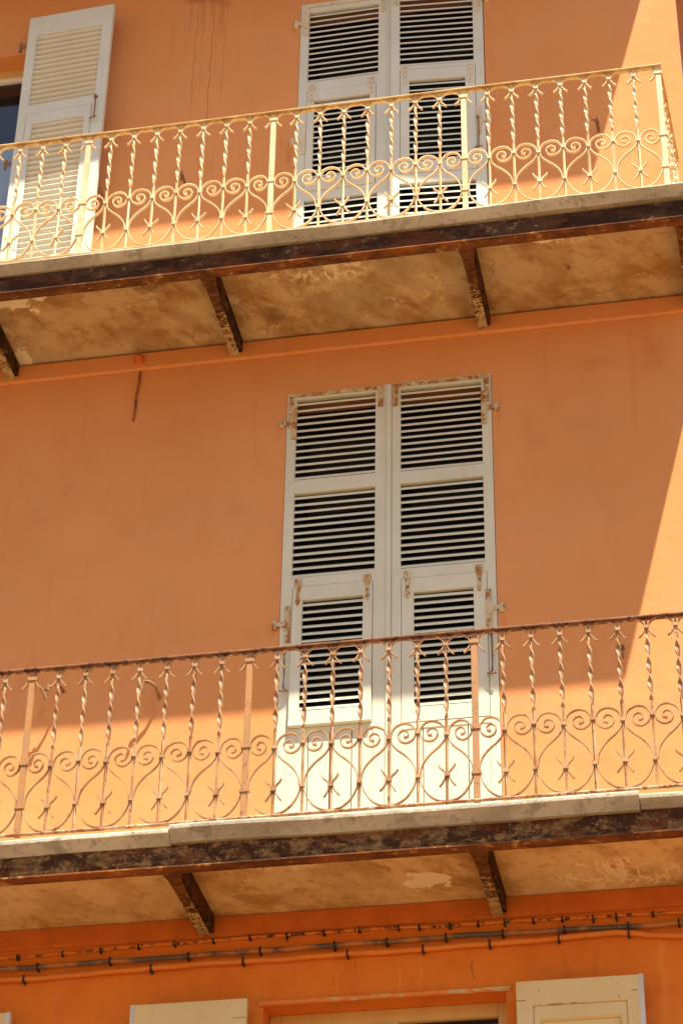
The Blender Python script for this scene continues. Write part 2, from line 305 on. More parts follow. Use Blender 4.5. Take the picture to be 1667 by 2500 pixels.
# ---------------------------------------------------------------- ground
g = MB(); n_ = 24
for i in range(n_+1):
    for j in range(n_+1): g.v.append((-400+800*i/n_, -400+800*j/n_, 0.0))
for i in range(n_):
    for j in range(n_): a = i*(n_+1)+j; g.f.append((a, a+n_+1, a+n_+2, a+1))
tag(link('ground', g.mesh('ground', M['ground']), None, (0, 0, -8.0)), kind='structure')

# ---------------------------------------------------------------- facade
XE = 1.885; ZTOP = 10.6
house = thing('apartment_building', 'orange stucco apartment facade with tall shuttered windows behind the iron balconies', 'building', (0, 0, -8.0))
H8 = Vector((0, 0, 8.0))
OPEN = [(-.703, .566, -.745, 2.645), (-.703, .582, 3.20, 6.12), (-3.98, -2.70, 3.20, 5.985), (-.72, .557, -4.0, -1.375), (-3.98, -2.70, -4.0, -1.375), (-3.98, -2.70, -.745, 2.645)]
xs = sorted({-5.2, XE, *[o[0] for o in OPEN], *[o[1] for o in OPEN]}); zs = sorted({-8.0, ZTOP, *[o[2] for o in OPEN], *[o[3] for o in OPEN]})
wm = MB(); RV = 0.30
def inside(x, z): return any(a < x < b and c < z < d for a, b, c, d in OPEN)
vid = {}
def vv(x, y, z):
    k = (round(x, 5), round(y, 5), round(z, 5))
    if k not in vid: vid[k] = len(wm.v); wm.v.append((x, y, z))
    return vid[k]
for i in range(len(xs)-1):
    for j in range(len(zs)-1):
        if inside((xs[i]+xs[i+1])/2, (zs[j]+zs[j+1])/2): continue
        for y in (0.0, RV): wm.f.append((vv(xs[i], y, zs[j]), vv(xs[i+1], y, zs[j]), vv(xs[i+1], y, zs[j+1]), vv(xs[i], y, zs[j+1])))
def ring(a, b, c, d):
    X = [x for x in xs if a <= x <= b]; Z = [z for z in zs if c <= z <= d]
    for i in range(len(X)-1):
        for z in (c, d): wm.f.append((vv(X[i], 0, z), vv(X[i+1], 0, z), vv(X[i+1], RV, z), vv(X[i], RV, z)))
    for i in range(len(Z)-1):
        for x in (a, b): wm.f.append((vv(x, 0, Z[i]), vv(x, 0, Z[i+1]), vv(x, RV, Z[i+1]), vv(x, RV, Z[i])))
for o in OPEN: ring(*o)
ring(xs[0], xs[-1], zs[0], zs[-1])
wall = part('wall', wm, 'wall', house); wall.location = H8
# set-back wing beyond the corner, with an unseen slab added to shade it
wing = MB().box(XE+.002, 7.0, .6, .9, -8, ZTOP); o = part('side_wing', wing, 'wall', house); o.location = H8
o = part('added_shade_slab', MB().box(XE+.004, 7.0, .02, .598, 6.95, 7.07), 'trim', house); o.location = H8
# painted band under each balcony
for zt, zb, pr in ((3.09, 2.962, .022), (-.868, -.985, .018), (6.90, 6.78, .022)):
    b = MB().prism_x([(-.002, zt-.002), (-pr, zt-.002), (-pr, zb+.012), (-pr+.012, zb), (-.002, zb)], -5.2, XE-.001)
    o = part('band', b, 'trim' if zt < 0 else 'wall', house); o.location = H8
# glazed doors and windows deep in the openings
for k, (a, b, c, d) in enumerate(OPEN):
    f = MB(); y0, y1 = (.165, .215) if k in (2, 3, 4) else (.20, .25); t = .065
    f.box(a+.001, a+t, y0, y1, c, d-.001).box(b-t, b-.001, y0, y1, c, d-.001).box(a+t, b-t, y0, y1, d-t*1.2, d-.001).box((a+b)/2-.05, (a+b)/2+.05, y0, y1, c, d-t*1.2)
    o = part('window_frame', f, 'frameW' if k in (2,) else ('frameY' if k in (3, 4) else 'dark'), house, bevel=.004); o.location = H8
    for q0, q1 in ((a+t, (a+b)/2-.05), ((a+b)/2+.05, b-t)):
        part('pane', MB().box(q0+.001, q1-.001, y1-.02, y1-.012, c, d-t*1.2-.001), 'glass', o)
    if k == 2:
        part('blue_sheet', MB().box((a+b)/2+.052, b-t-.002, y0+.01, y1-.022, c, 5.27), 'blue', o)  # flat blue sheet put in front of the lower right pane
        part('head_board', MB().box(a+.001, b-.001, y0-.03, y0-.002, d-.045, d-.001), 'frameY', o)
    bk = part('dark_room', MB().box(a-.4, b+.4, .34, .36, c, d+.2), 'dark', house); bk.location = H8
# ground-floor lintel rims
for a, b in ((-.745, .582), (-3.98, -2.70)):
    o = part('lintel_rim', MB().box(a, b, -.018, -.001, -1.412+.02, -1.368), 'rim', house, bevel=.004); o.location = H8
# little plastered boss and wire stub under the upper balcony
boss = MB()
boss.tube([(-1.668, -.018, 3.035), (-1.668, -.045, 3.03), (-1.668, -.062, 3.024)], [.034, .034, .02], 12)
tag(link('junction_boss', boss.mesh('junction_boss', M['trim'], True)), 'small round orange painted boss on the band under the upper balcony', 'wall boss')
tag(link('wire_stub', MB().tube([(-1.662, -.006, 2.955), (-1.664, -.007, 2.86), (-1.675, -.007, 2.76), (-1.676, -.006, 2.66), (-1.682, -.005, 2.565)], [.007, .008, .009, .008, .005], 8).mesh('wire_stub', M['wire'], True)),
    'short vertical stub of rusty orange wire hanging below the round boss', 'wire')

# ---------------------------------------------------------------- balconies
XR_ = 1.955
def balcony(zs_top, mats, label, edges, joists, nose, xl=-4.7, endx=1.77, full=True):
    """zs_top = walking surface height"""
    th = thing('balcony', label, 'balcony', (0, -.42, zs_top))
    off = Vector((0, .42, -zs_top))
    def P(name, mb, mat, **k):
        o = part(name, mb, mat, th, **k); o.location = off; return o
    s = zs_top-.002; sof = zs_top-.128
    P('slab', MB().box(xl, XR_-.06, -.80, -.003, sof+.012, s-.012), 'stone')
    P('soffit', MB().box(xl, endx+.03, -.775, -.003, sof, sof+.010), mats[0], label=mats[3])
    for (a, b, y, zt, zb, mt, tl) in edges:       # bullnosed stone edge pieces
        zt += zs_top; zb += zs_top
        N = max(2, int((b-a)/.12)); prof = [(-.802, zt), (y+.014, zt)]
        prof += [(y+.014-.014*math.sin(q), zt-.014+.014*math.cos(q)) for q in [math.pi/2*k/5 for k in range(1, 6)]]
        prof += [(y+.001, zt-nose+.005), (y+.006, zt-nose), (y+.046, zb+.006), (y+.050, zb), (-.802, zb)]
        R = []
        for i in range(N+1):
            x = a+.0015+(b-a-.003)*i/N; t = (i/N)
            jz = 0.003*math.sin(x*2.3+y*9)+0.0015*math.sin(x*7.1); jy = .003*math.sin(x*3.7+1)+.002*random.uniform(-1, 1)
            R.append([(x, py+(jy if py < -.6 else 0), pz+jz+tl*t-(0.0)) for py, pz in prof])
        P('edge_stone', MB().rings(R), mt, smooth=True)
    # side return of the stone at the right end
    P('edge_stone', MB().box(XR_-.058, XR_, -.90, -.003, sof+.012, s-.02), 'stone', bevel=.01)
    # front channel: web and two flanges
    bt = zs_top-.104; bb = zs_top-.245
    P('front_beam', MB().box(xl, endx+.10, -.835, -.822, bb+.010, bt), mats[1], bevel=.002)
    P('beam_flange', MB().box(xl, endx+.10, -.853, -.775, bb-.002, bb+.0095), 'flange', bevel=.002)
    for x in joists:
        for dx, dz in ((-.13, -.03), (.11, -.035), (.60, -.05)): P('bolt_head', MB().tube([(x+dx, -.835, bt+dz-.02), (x+dx, -.846, bt+dz-.02)], [.018, .014], 8), mats[1])
    for x in joists+[endx+.03]:
        w_ = .058
        fl = MB()
        b = len(fl.v)
        for (xa, xb, y) in ((x-w_/2-.018, x+w_/2+.024, -.774), (x-w_/2-.006, x+w_/2+.008, -.70), (x-w_/2, x+w_/2, -.55), (x-w_/2, x+w_/2, -.024)):
            fl.v += [(xa, y, bb+.002), (xb, y, bb+.002), (xb, y, bb+.0115), (xa, y, bb+.0115)]
        for i in range(3):
            for k in range(4): fl.f.append((b+i*4+k, b+i*4+(k+1) % 4, b+i*4+4+(k+1) % 4, b+i*4+4+k))
        fl.f += [(b, b+3, b+2, b+1), (b+12, b+13, b+14, b+15)]
        j = P('joist', fl, 'joist')
        o = part('joist_web', MB().box(x+w_/2-.010, x+w_/2+.018, -.774, -.024, bb+.022, sof-.002), 'beamU', j)
    return th
JX = [-4.0, -2.512, -1.045, .527]
balcony(3.236, ('soffU', 'beamU', 'ironU', 'stained tan soffit with pale lime patches near the joists'), 'upper concrete balcony with dark rusted steel edge beam, just below the cream railing',
        [(-4.7, -1.078, -.90, -.046, -.108, 'stone', .006), (-1.078, XR_-.06, -.903, -.040, -.106, 'stone', .022)], JX, .022)
balcony(-.738, ('soffM', 'beamM', 'ironM', 'stained tan soffit with a white flaked patch and pale veins'), 'lower concrete balcony with flaking tan steel edge beam, under the brown railing, above the cables',
        [(-4.7, -1.035, -.893, -.038, -.117, 'stone', -.004), (-1.035, 1.345, -.910, -.030, -.115, 'stone2', -.010), (1.345, XR_-.06, -.895, -.050, -.114, 'stone2', 0)], JX, .034)
balcony(7.03, ('soffU', 'beamU', 'ironU', 'stained tan soffit'), 'topmost concrete balcony above the frame, shading the upper storey wall',
        [(-4.7, XR_-.06, -.90, -.010, -.100, 'stone', 0)], JX, .03)

# ---------------------------------------------------------------- railings
def catmull(P, n=6):
    out = []; L = len(P)
    for i in range(L-1):
        a, b, c, d = P[max(i-1, 0)], P[i], P[i+1], P[min(i+2, L-1)]
        for k in range(n):
            t = k/n; out.append(tuple(0.5*((2*b[q])+(-a[q]+c[q])*t+(2*a[q]-5*b[q]+4*c[q]-d[q])*t*t+(-a[q]+3*b[q]-3*c[q]+d[q])*t*t*t) for q in (0, 1)))
    out.append(P[-1]); return out
def strip(mb, pts, th=.0062, wd=.019, n=6, taper=False):
    P = catmull(pts, n); R = []; L = len(P)
    for i, p in enumerate(P):
        a = P[max(i-1, 0)]; b = P[min(i+1, L-1)]; tx, tz = b[0]-a[0], b[1]-a[1]; l = math.hypot(tx, tz) or 1
        nx, nz = -tz/l*th/2, tx/l*th/2; wq = wd/2
        R.append([(p[0]+nx, -wq, p[1]+nz), (p[0]-nx, -wq, p[1]-nz), (p[0]-nx, wq, p[1]-nz), (p[0]+nx, wq, p[1]+nz)])
    mb.rings(R)
HEART = [(.0105, -.252), (.0115, -.238), (.019, -.2), (.039, -.162), (.07, -.126), (.107, -.094), (.134, -.060), (.1405, -.030), (.140, -.010), (.134, .016), (.116, .042), (.078, .059), (.040, .051), (.018, .024), (.0115, .0), (.022, -.034),
         (.054, -.056), (.086, -.048), (.103, -.018), (.095, .008), (.070, .019), (.050, .002), (.053, -.020), (.067, -.0215)]
HEART_LOW = [(.0105, -.268), (.013, -.285), (.026, -.320), (.057, -.367), (.10, -.398), (.145, -.4075)]
W = .15
def warp(pts, off, s=1.0, w=W):
    return [((x*w/.15+off*max(0, 1-x/.14))*s, z) for x, z in pts]
def heart_mb(side, off, w=W):
    mb = MB(); pts = warp(HEART, off, side, w); strip(mb, pts)
    c = pts[-1]; mb.tube([(c[0], -.012, c[1]), (c[0], .012, c[1])], .0068, 8); return mb
def loop_mb(offl, offr, w=W):     # centred on the odd bar
    mb = MB(); L = [(-w+(x*w/.15+offl*max(0, 1-x/.14)), z) for x, z in HEART_LOW]; Rr = [(w-(x*w/.15+offr*max(0, 1-x/.14)), z) for x, z in HEART_LOW]
    strip(mb, L+[(0, -.4085)]+Rr[::-1]); return mb
def arch_mb(offl, offr, w=W):     # from bar to bar, z relative to collar
    h = [(.043, -.054), (.030, -.043), (.0125, -.018), (.0085, 0), (.0115, .018), (.026, .040), (.048, .0525)]
    L = [(x+offl, z) for x, z in h]; Rr = [(w-x-offr, z) for x, z in h]
    mb = MB(); strip(mb, L+[(w/2, .0585)]+Rr[::-1]); return mb
def cross_mb():
    mb = MB()
    for s in (-1, 1): strip(mb, [(s*.043, .060), (s*.034, .043), (s*.014, .020), (s*.0085, 0), (s*.013, -.022), (s*.028, -.048), (s*.041, -.064)])
    mb.box(-.014, .014, -.0125, .0125, -.010, .012); return mb
def collar_mb(hw, mat): return MB().box(-hw, hw, -.0135, .0135, -.011, .011).mesh('collar', M[mat], bevel=.003)
HC, HS, HL, HB = .066, .584, .842, 1.003
def baluster_mb(odd, phase):
    mb = MB(); top = -.012; r = .0062
    def sq(z, a, hx, hy): return [(hx*math.cos(a)*sx-hy*math.sin(a)*sy, hx*math.sin(a)*sx+hy*math.cos(a)*sy, z) for sx, sy in ((-1, -1), (1, -1), (1, 1), (-1, 1))]
    R = [sq(top, 0, r, r), sq(-HC-.02, 0, r, r)]
    z0, z1 = -HC-.045, -HS+.075; N = 64; turns = 3.55*math.pi
    for i in range(N+1):
        t = i/N; e = min(1, t/.06, (1-t)/.06); R.append(sq(z0+(z1-z0)*t, phase+turns*t, r+(.0122-r)*e, r-(r-.0040)*e))
    R += [sq(-HS+.04, phase+turns, r*.9, r*.9), sq(-HS, phase+turns, .006, .006), sq(-HB, phase+turns, .0058, .0058)]
    return mb.rings(R)
def post_mb(): return MB().box(-.0165, .0165, -.009, .009, -HB-.01, -.012)
cache = {}
def railing(zt, x0, n0, n1, y, iron, ironpost, ironhand, ironbot, label, side=True):
    """bars from n0 to n1 (W apart, 0 = a post), every eighth a post"""
    th = thing('railing', label, 'railing', (x0, y, zt-HB))
    key = iron
    def share(k, fn):
        if (key, k) not in cache: cache[(key, k)] = fn()
        return cache[(key, k)]
    def mesh(k, fn, mat=iron, sm=False, bv=0): return share(k, lambda: fn().mesh(k.split('|')[0], M[mat], sm, bv))
    def add(name, me, x, z, parent=th, yy=0.0, rz=0.0):
        o = link(name, me, parent, (x, yy, HB+z)); o.rotation_euler = (0, 0, rz); return o
    def run(first, last, w, base, rz, tagk, skip_first=False, post_at=lambda k: k % 8 == 0):
        ca, sa = math.cos(rz), math.sin(rz)
        def at(u): return (base[0]+u*ca, base[1]+u*sa)
        for k in range(first, last+1):
            ispost = post_at(k); even = k % 2 == 0; X, Y = at(k*w)
            ho = .0105 if ispost else 0.0; odd = not even
            if not (skip_first and k == first):
                if ispost:
                    b = add('post', mesh('post|p', post_mb, ironpost, False, .0015), X, 0, yy=Y, rz=rz)
                    hgt = (-HC, -HS, -HL)
                else:
                    v = k % 3; b = add('baluster', mesh('baluster|%d%d' % (odd, v), lambda: baluster_mb(odd, .5+v*.35), iron, False), X, 0, yy=Y, rz=rz)
                    b.rotation_euler[1] = random.uniform(-.002, .002)
                    hgt = (-HC, -HS-(.02 if odd else 0)) if odd else (-HC, -HS, -HL)
                for h in hgt:
                    hw = .0265 if ispost else .0135
                    c = link('collar', share('collar|%d' % ispost, lambda: collar_mb(hw, ironpost if ispost else iron)), b, (0, 0, h+random.uniform(-.002, .002)))
            if even:
                for s in (-1, 1):
                    if (k == last and s == 1) or (k == first and s == -1): continue
                    me = mesh('heart_scroll|%s%d%d' % (tagk, s, ispost), lambda: heart_mb(s, ho, w), iron, True)
                    hq = add('heart_scroll', me, X, -HS+random.uniform(-.003, .003), yy=Y, rz=rz); hq.rotation_euler[1] = random.uniform(-.018, .018); hq.scale = (random.uniform(.985, 1.01), 1, random.uniform(.98, 1.01)); hq.rotation_euler[0] = random.uniform(-.012, .012)
            elif first < k < last:
                ol = .0105 if post_at(k-1) else 0; orr = .0105 if post_at(k+1) else 0
                add('bottom_loop', mesh('bottom_loop|%s%d%d' % (tagk, ol > 0, orr > 0), lambda: loop_mb(ol, orr, w), iron, True), X, -HS, yy=Y, rz=rz)
                add('cross_ornament', mesh('cross_ornament|', cross_mb, iron, True), X, -HL-.004+random.uniform(-.009, .009), yy=Y, rz=rz).rotation_euler[1] = random.uniform(-.09, .09)
            if k < last:
                ol = .0105 if ispost else 0; orr = .0105 if post_at(k+1) else 0
                add('arch', mesh('arch|%s%d%d' % (tagk, ol > 0, orr > 0), lambda: arch_mb(ol, orr, w), iron, True), X, -HC+random.uniform(-.003, .001), yy=Y, rz=rz)
    run(n0, n1, W, (0, 0), 0, 'f')
    xe = n1*W
    hr = MB()
    def rail(mb, u0, u1, hw, z0, z1, seg, wob):
        R = []; N = seg
        for i in range(N+1):
            u = u0+(u1-u0)*i/N; dz = wob*math.sin(u*1.9)+wob*.5*math.sin(u*5.3+1)
            c = .004
            R.append([(u, -hw, z0+c+dz), (u, -hw+c, z0+dz), (u, hw-c, z0+dz), (u, hw, z0+c+dz), (u, hw, z1-c+dz), (u, hw-c, z1+dz), (u, -hw+c, z1+dz), (u, -hw, z1-c+dz)])
        mb.rings(R)
    rail(hr, n0*W, xe+.0225, .0225, -.011, .003, 60, .0012)
    add('handrail', hr.mesh('handrail', M[ironhand]), 0, 0)
    sub = MB(); rail(sub, n0*W, xe, .010, -.018, -.0115, 2, 0); add('under_rail', sub.mesh('under_rail', M[ironhand]), 0, 0)
    bt = MB(); rail(bt, n0*W, xe+.012, .012, -HB-.002, -HB+.010, 60, .001); add('bottom_rail', bt.mesh('bottom_rail', M[ironbot]), 0, 0)
    if side:
        D = -y-.01; w2 = D/6
        AS = math.pi/2-.062; run(0, 6, w2, (xe, 0), AS, 's', True, lambda k: k in (0, 6))
        add('handrail', MB().box(.0235, D+.008, -.0225, .0225, -.0112, .0032).mesh('handrail', M[ironhand], bevel=.002), xe, 0, rz=AS)
        add('bottom_rail', MB().box(.0125, D+.008, -.012, .012, -HB-.0025, -HB+.0105).mesh('bottom_rail', M[ironbot]), xe, 0, rz=AS)
    return th
railing(4.243, -.66, -16, 16, -.8425, 'ironU', 'ironU', 'ironUh', 'ironU', 'cream painted wrought iron railing with heart scrolls on the upper balcony')
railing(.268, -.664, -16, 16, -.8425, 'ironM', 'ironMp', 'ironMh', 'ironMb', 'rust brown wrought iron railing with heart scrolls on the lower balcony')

# ---------------------------------------------------------------- shutters
def slats(mb, x0, x1, z0, z1, pitch, y_out, depth, th, up=1, side=1):
    n = max(1, round((z1-z0)/pitch)); p = (z1-z0)/n
    for i in range(n):
        zc = z0+p*(i+.10); j = random.uniform(-.0014, .0014); e0 = random.uniform(-.0022, .0022)
        if up > 0:   # outer edge low, inner edge high
            prof = [(y_out, zc+j), (y_out, zc+th*1.15+j), (y_out+depth, zc+depth+th*.9+j), (y_out+depth, zc+depth-th*.2+j)]
        else:        # seen from the back: outer (towards viewer) edge high
            e = .0345; prof = [(y_out, zc+e), (y_out+.002, zc+e+.006), (y_out+.006, zc+e+.007), (y_out+.031, zc+e-.018), (y_out+.030, zc+e-.030), (y_out+.012, zc+e-.014), (y_out+.003, zc+e-.0045)]
        b = len(mb.v); n2 = len(prof)
        mb.v += [(x0, y, z) for y, z in prof]+[(x1, y, z+e0) for y, z in prof]
        mb.f.append(tuple(range(b, b+n2))[::-1]); mb.f.append(tuple(range(b+n2, b+2*n2)))
        for k in range(n2): mb.f.append((b+k, b+(k+1) % n2, b+n2+(k+1) % n2, b+n2+k))
def strap_hinge(parent, x, z, mat, y=-.003):
    p = [(-.021, .0), (.021, .0), (.018, -.045), (.0155, -.062), (.010, -.085), (.010, -.13), (.0145, -.145), (.015, -.158), (.009, -.172), (0, -.186), (-.009, -.172), (-.015, -.158), (-.0145, -.145), (-.010, -.13), (-.010, -.085), (-.0155, -.062), (-.018, -.045)]
    h = part('strap_hinge', MB().prism_y([(x+a, z+b) for a, b in p], y-.005, y), mat, parent)
    s = MB()
    for dz in (-.02, -.055, -.11, -.158): s.tube([(x, y-.005, z+dz), (x, y-.008, z+dz)], [.0042, .003], 6)
    part('screws', s, 'rust', h)
def pintle(parent, x, z, side, mat, y=-.006):
    """hinge plate on the stile, arm and barrel on the wall side; side = +1 right"""
    pl = [(x-side*.062, z+.125), (x-side*.030, z+.125), (x-side*.030, z+.03), (x-side*.018, z+.014), (x+side*.022, z+.012), (x+side*.022, z-.012), (x-side*.018, z-.016), (x-side*.030, z-.04), (x-side*.030, z-.125), (x-side*.062, z-.125)]
    if side < 0: pl = pl[::-1]
    h = part('pin_hinge', MB().prism_y(pl, y-.006, y), mat, parent)
    b = MB().tube([(x+side*.030, y-.004, z-.034), (x+side*.030, y-.004, z-.006), (x+side*.030, y-.004, z), (x+side*.030, y-.004, z+.026)], [.0145, .0155, .0125, .0105], 10)
    b.tube([(x+side*.030, y-.004, z-.012), (x+side*.034, .012, z-.013)], .008, 8)
    part('pin', b, mat, h, True)
    return h
def corner_iron(parent, xo, xi, z, lo, li, mat, y=-.003):
    """inverted U: strap along the top with a leg at each end"""
    s = 1 if xi > xo else -1; w_ = .031
    p = [(xo, z), (xi, z), (xi, z-li), (xi-s*w_, z-li), (xi-s*w_, z-.024), (xo+s*w_, z-.024), (xo+s*w_, z-lo), (xo, z-lo)]
    h = part('corner_iron', MB().prism_y(p if s < 0 else p[::-1], y-.005, y), mat, parent)
    sc_ = MB()
    for a, b in ((xo+s*.016, z-.07), (xo+s*.016, z-lo+.03), (xi-s*.016, z-.06), (xi-s*.016, z-li+.025), (xo+s*.2, z-.012), (xo+s*.4, z-.012)): sc_.tube([(a, y-.005, b), (a, y-.008, b)], [.005, .003], 6)
    part('screws', sc_, 'rust', h)
def hook_rod(parent, x, z1, z0, s, y=-.004):
    mb = MB().tube([(x-.002, y, z1+.012), (x-.002, y-.022, z1+.012), (x, y-.024, z1), (x+.002, y-.016, z1-.02), (x+.003, y-.012, (z1+z0)/2), (x+.001, y-.012, z0+.02), (x-s*.010, y-.014, z0+.006), (x-s*.026, y-.018, z0), (x-s*.024, y-.024, z0-.010), (x, y-.03, z0-.010), (x+s*.026, y-.034, z0-.008)], .0048, 7)
    mb.tube([(x-.002, y+.002, z1+.012), (x-.002, y-.006, z1+.012)], .013, 8)
    part('hook_rod', mb, 'rust', parent, True)
TH = .036
def frame_with_holes(x0, x1, z0, z1, holes, y0, y1):
    """board x0..x1 z0..z1 with rectangular holes (all share the same grid)"""
    X = sorted({x0, x1, *[h[0] for h in holes], *[h[1] for h in holes]}); Z = sorted({z0, z1, *[h[2] for h in holes], *[h[3] for h in holes]})
    mb = MB(); d = {}
    def q(x, y, z):
        k = (x, y, z)
        if k not in d: d[k] = len(mb.v); mb.v.append(k)
        return d[k]
    def solid(i, j):
        if not (0 <= i < len(X)-1 and 0 <= j < len(Z)-1): return False
        cx, cz = (X[i]+X[i+1])/2, (Z[j]+Z[j+1])/2
        return not any(h[0] < cx < h[1] and h[2] < cz < h[3] for h in holes)
    for i in range(len(X)-1):
        for j in range(len(Z)-1):
            if not solid(i, j): continue
            a, b, c, e = X[i], X[i+1], Z[j], Z[j+1]
            for y in (y0, y1): mb.f.append((q(a, y, c), q(b, y, c), q(b, y, e), q(a, y, e)))
            if not solid(i-1, j): mb.f.append((q(a, y0, c), q(a, y0, e), q(a, y1, e), q(a, y1, c)))
            if not solid(i+1, j): mb.f.append((q(b, y0, c), q(b, y0, e), q(b, y1, e), q(b, y1, c)))
            if not solid(i, j-1): mb.f.append((q(a, y0, c), q(b, y0, c), q(b, y1, c), q(a, y1, c)))
            if not solid(i, j+1): mb.f.append((q(a, y0, e), q(b, y0, e), q(b, y1, e), q(a, y1, e)))
    return mb
def leaf(label, loc, x0, x1, z0, z1, lou, flap, wood, group, rz=0.0, y=0.0, up=1, flap_open=0.0, boards=None, pitch=.0405, inner_flap=None):
    """leaf modelled relative to its hinge line at loc; x0..x1 local, z relative"""
    th = thing('shutter', label, 'shutter', loc, rz, group)
    holes = [(a, b, c, d) for a, b, c, d in lou]
    fx0, fx1, fz0, fz1 = flap
    hs = holes+[(fx0, fx1, fz0, fz1)]+([boards] if boards else [])
    part('frame', frame_with_holes(x0, x1, z0, z1, hs, y, y+TH), wood, th, bevel=.002)
    for a, b, c, d in holes:
        mb = MB(); slats(mb, a-.006 if up > 0 else a-.004, b+.006 if up > 0 else b+.004, c, d, pitch, y+.004, .028 if up > 0 else .03, .0125, up)
        part('louvres', mb, wood, th)
    if boards:
        a, b, c, d = boards; mb = MB(); nb = 4
        for i in range(nb):
            u0 = a-.002+(b-a+.004)*i/nb; u1 = a-.002+(b-a+.004)*(i+1)/nb
            mb.box(u0+.0024, u1-.0024, y+.003+random.uniform(0, .0012), y+.020, c-.002, d+.002)
        part('board_panel', mb, wood, th, bevel=.0015)
    # hinged flap
    gx = .0028; fl = link('flap', None, th)
    ox, oz = (fx0+fx1)/2, fz1
    fl_holes = [inner_flap]
    mb = frame_with_holes(fx0+gx, fx1-gx, fz0+gx, fz1-.0015, [tuple(inner_flap)], y-.002, y+.030)
    me = mb.mesh('flap', M[wood], bevel=.0018, fn=lambda X, Y, Z: (X, Y-y, Z-oz)); bpy.data.objects.remove(fl)
    fl = link('flap', me, th, (0, y, oz)); fl.rotation_euler = (-flap_open, 0, 0)
    a, b, c, d = inner_flap; mb = MB(); slats(mb, a-.004, b+.004, c, d, pitch, .002, .026 if up > 0 else .03, .0125, up)
    link('louvres', mb.mesh('louvres', M[wood], fn=lambda X, Y, Z: (X, Y, Z-oz)), fl)
    return th
GRP = 'louvred window shutters'
# middle window: left leaf hinged at x=-.700, right leaf at .563
zb = -.735
mL = leaf('closed cream left shutter of the middle window, behind the brown railing, lower flap tilted out', (-.700, 0, zb), 0, .618, 0, 2.648-zb,
          [(.058, .552, 1.985-zb, 2.600-zb), (.060, .553, 1.278-zb, 1.888-zb)], (.068, .545, .262-zb, 1.214-zb), 'woodM', GRP, 0, -.004, 1, .028, (.062, .552, .02, .245-zb-.02), .0492, (.130, .487, .357-zb, 1.116-zb))
part('cover_strip', MB().box(.6185, .652, -.012, .028, 0, 2.646-zb), 'woodM', mL, bevel=.004)
corner_iron(mL, .012, .600, 2.640-zb, .26, .16, 'iron_old', -.0065)
strap_hinge(mL, .102, 1.262-zb, 'iron_old', -.0065); strap_hinge(mL, .512, 1.254-zb, 'iron_old', -.0065)
pintle(mL, 0.0, .958-zb, -1, 'iron_old', -.0065); pintle(mL, 0, 2.420-zb, -1, 'iron_old', -.0065)
hook_rod(mL, .034, .760-zb, .505-zb, -1, -.0065)
mR = leaf('closed cream right shutter of the middle window, behind the brown railing, flap shut flush', (.563, 0, zb), -.609, 0, 0, 2.652-zb,
          [(-.557, -.060, 1.975-zb, 2.600-zb), (-.557, -.061, 1.275-zb, 1.886-zb)], (-.553, -.052, .240-zb, 1.205-zb), 'woodM', GRP, 0, -.004, 1, 0.0, (-.553, -.055, .02, .222-zb-.02), .0492, (-.480, -.132, .338-zb, 1.105-zb))
corner_iron(mR, -.012, -.602, 2.642-zb, .27, .17, 'iron_old', -.0065)
strap_hinge(mR, -.515, 1.248-zb, 'iron_old', -.0065); strap_hinge(mR, -.097, 1.252-zb, 'iron_old', -.0065)
pintle(mR, 0.0, .950-zb, 1, 'iron_old', -.0065); pintle(mR, 0, 2.392-zb, 1, 'iron_old', -.0065)
hook_rod(mR, -.034, .765-zb, .505-zb, 1, -.0065)
# upper window
zb = 3.245
uL = leaf('closed grey cream left shutter of the top centre window, behind the cream railing', (-.700, 0, zb), 0, .615, 0, 6.117-zb,
          [(.060, .553, 5.345-zb, 6.030-zb), (.062, .552, .05, 4.255-zb)], (.062, .540, 4.335-zb, 5.262-zb), 'woodU', GRP, -.012, -.004, 1, .012, None, .0528, (.112, .496, 4.440-zb, 5.160-zb))
part('cover_strip', MB().box(.6155, .653, -.010, .028, 0, 6.115-zb), 'woodU', uL, bevel=.004)
corner_iron(uL, .016, .600, 6.098-zb, .26, .16, 'iron_old2', -.0065)
strap_hinge(uL, .095, 5.315-zb, 'iron_old2', -.0065); strap_hinge(uL, .505, 5.315-zb, 'iron_old2', -.0065)
pintle(uL, 0.0, 4.80-zb, -1, 'iron_old2', -.0065); pintle(uL, 0, 5.925-zb, -1, 'iron_old2', -.0065)
uR = leaf('grey cream right shutter of the top centre window, slightly ajar, behind the cream railing', (.577, 0, zb), -.632, 0, 0, 6.114-zb,
          [(-.572, -.070, 5.348-zb, 6.030-zb), (-.574, -.074, .05, 4.268-zb)], (-.570, -.060, 4.355-zb, 5.310-zb), 'woodU', GRP, .070, -.006, 1, 0.0, None, .0528, (-.508, -.130, 4.458-zb, 5.205-zb))
corner_iron(uR, -.016, -.612, 6.098-zb, .22, .16, 'iron_old2', -.0085)
strap_hinge(uR, -.535, 5.335-zb, 'iron_old2', -.0085); strap_hinge(uR, -.095, 5.325-zb, 'iron_old2', -.0085)
pintle(uR, 0.0, 4.79-zb, 1, 'iron_old2', -.0085); pintle(uR, 0, 5.945-zb, 1, 'iron_old2', -.0085)
hook_rod(uR, -.050, 4.80-zb, 4.53-zb, 1, -.0085)
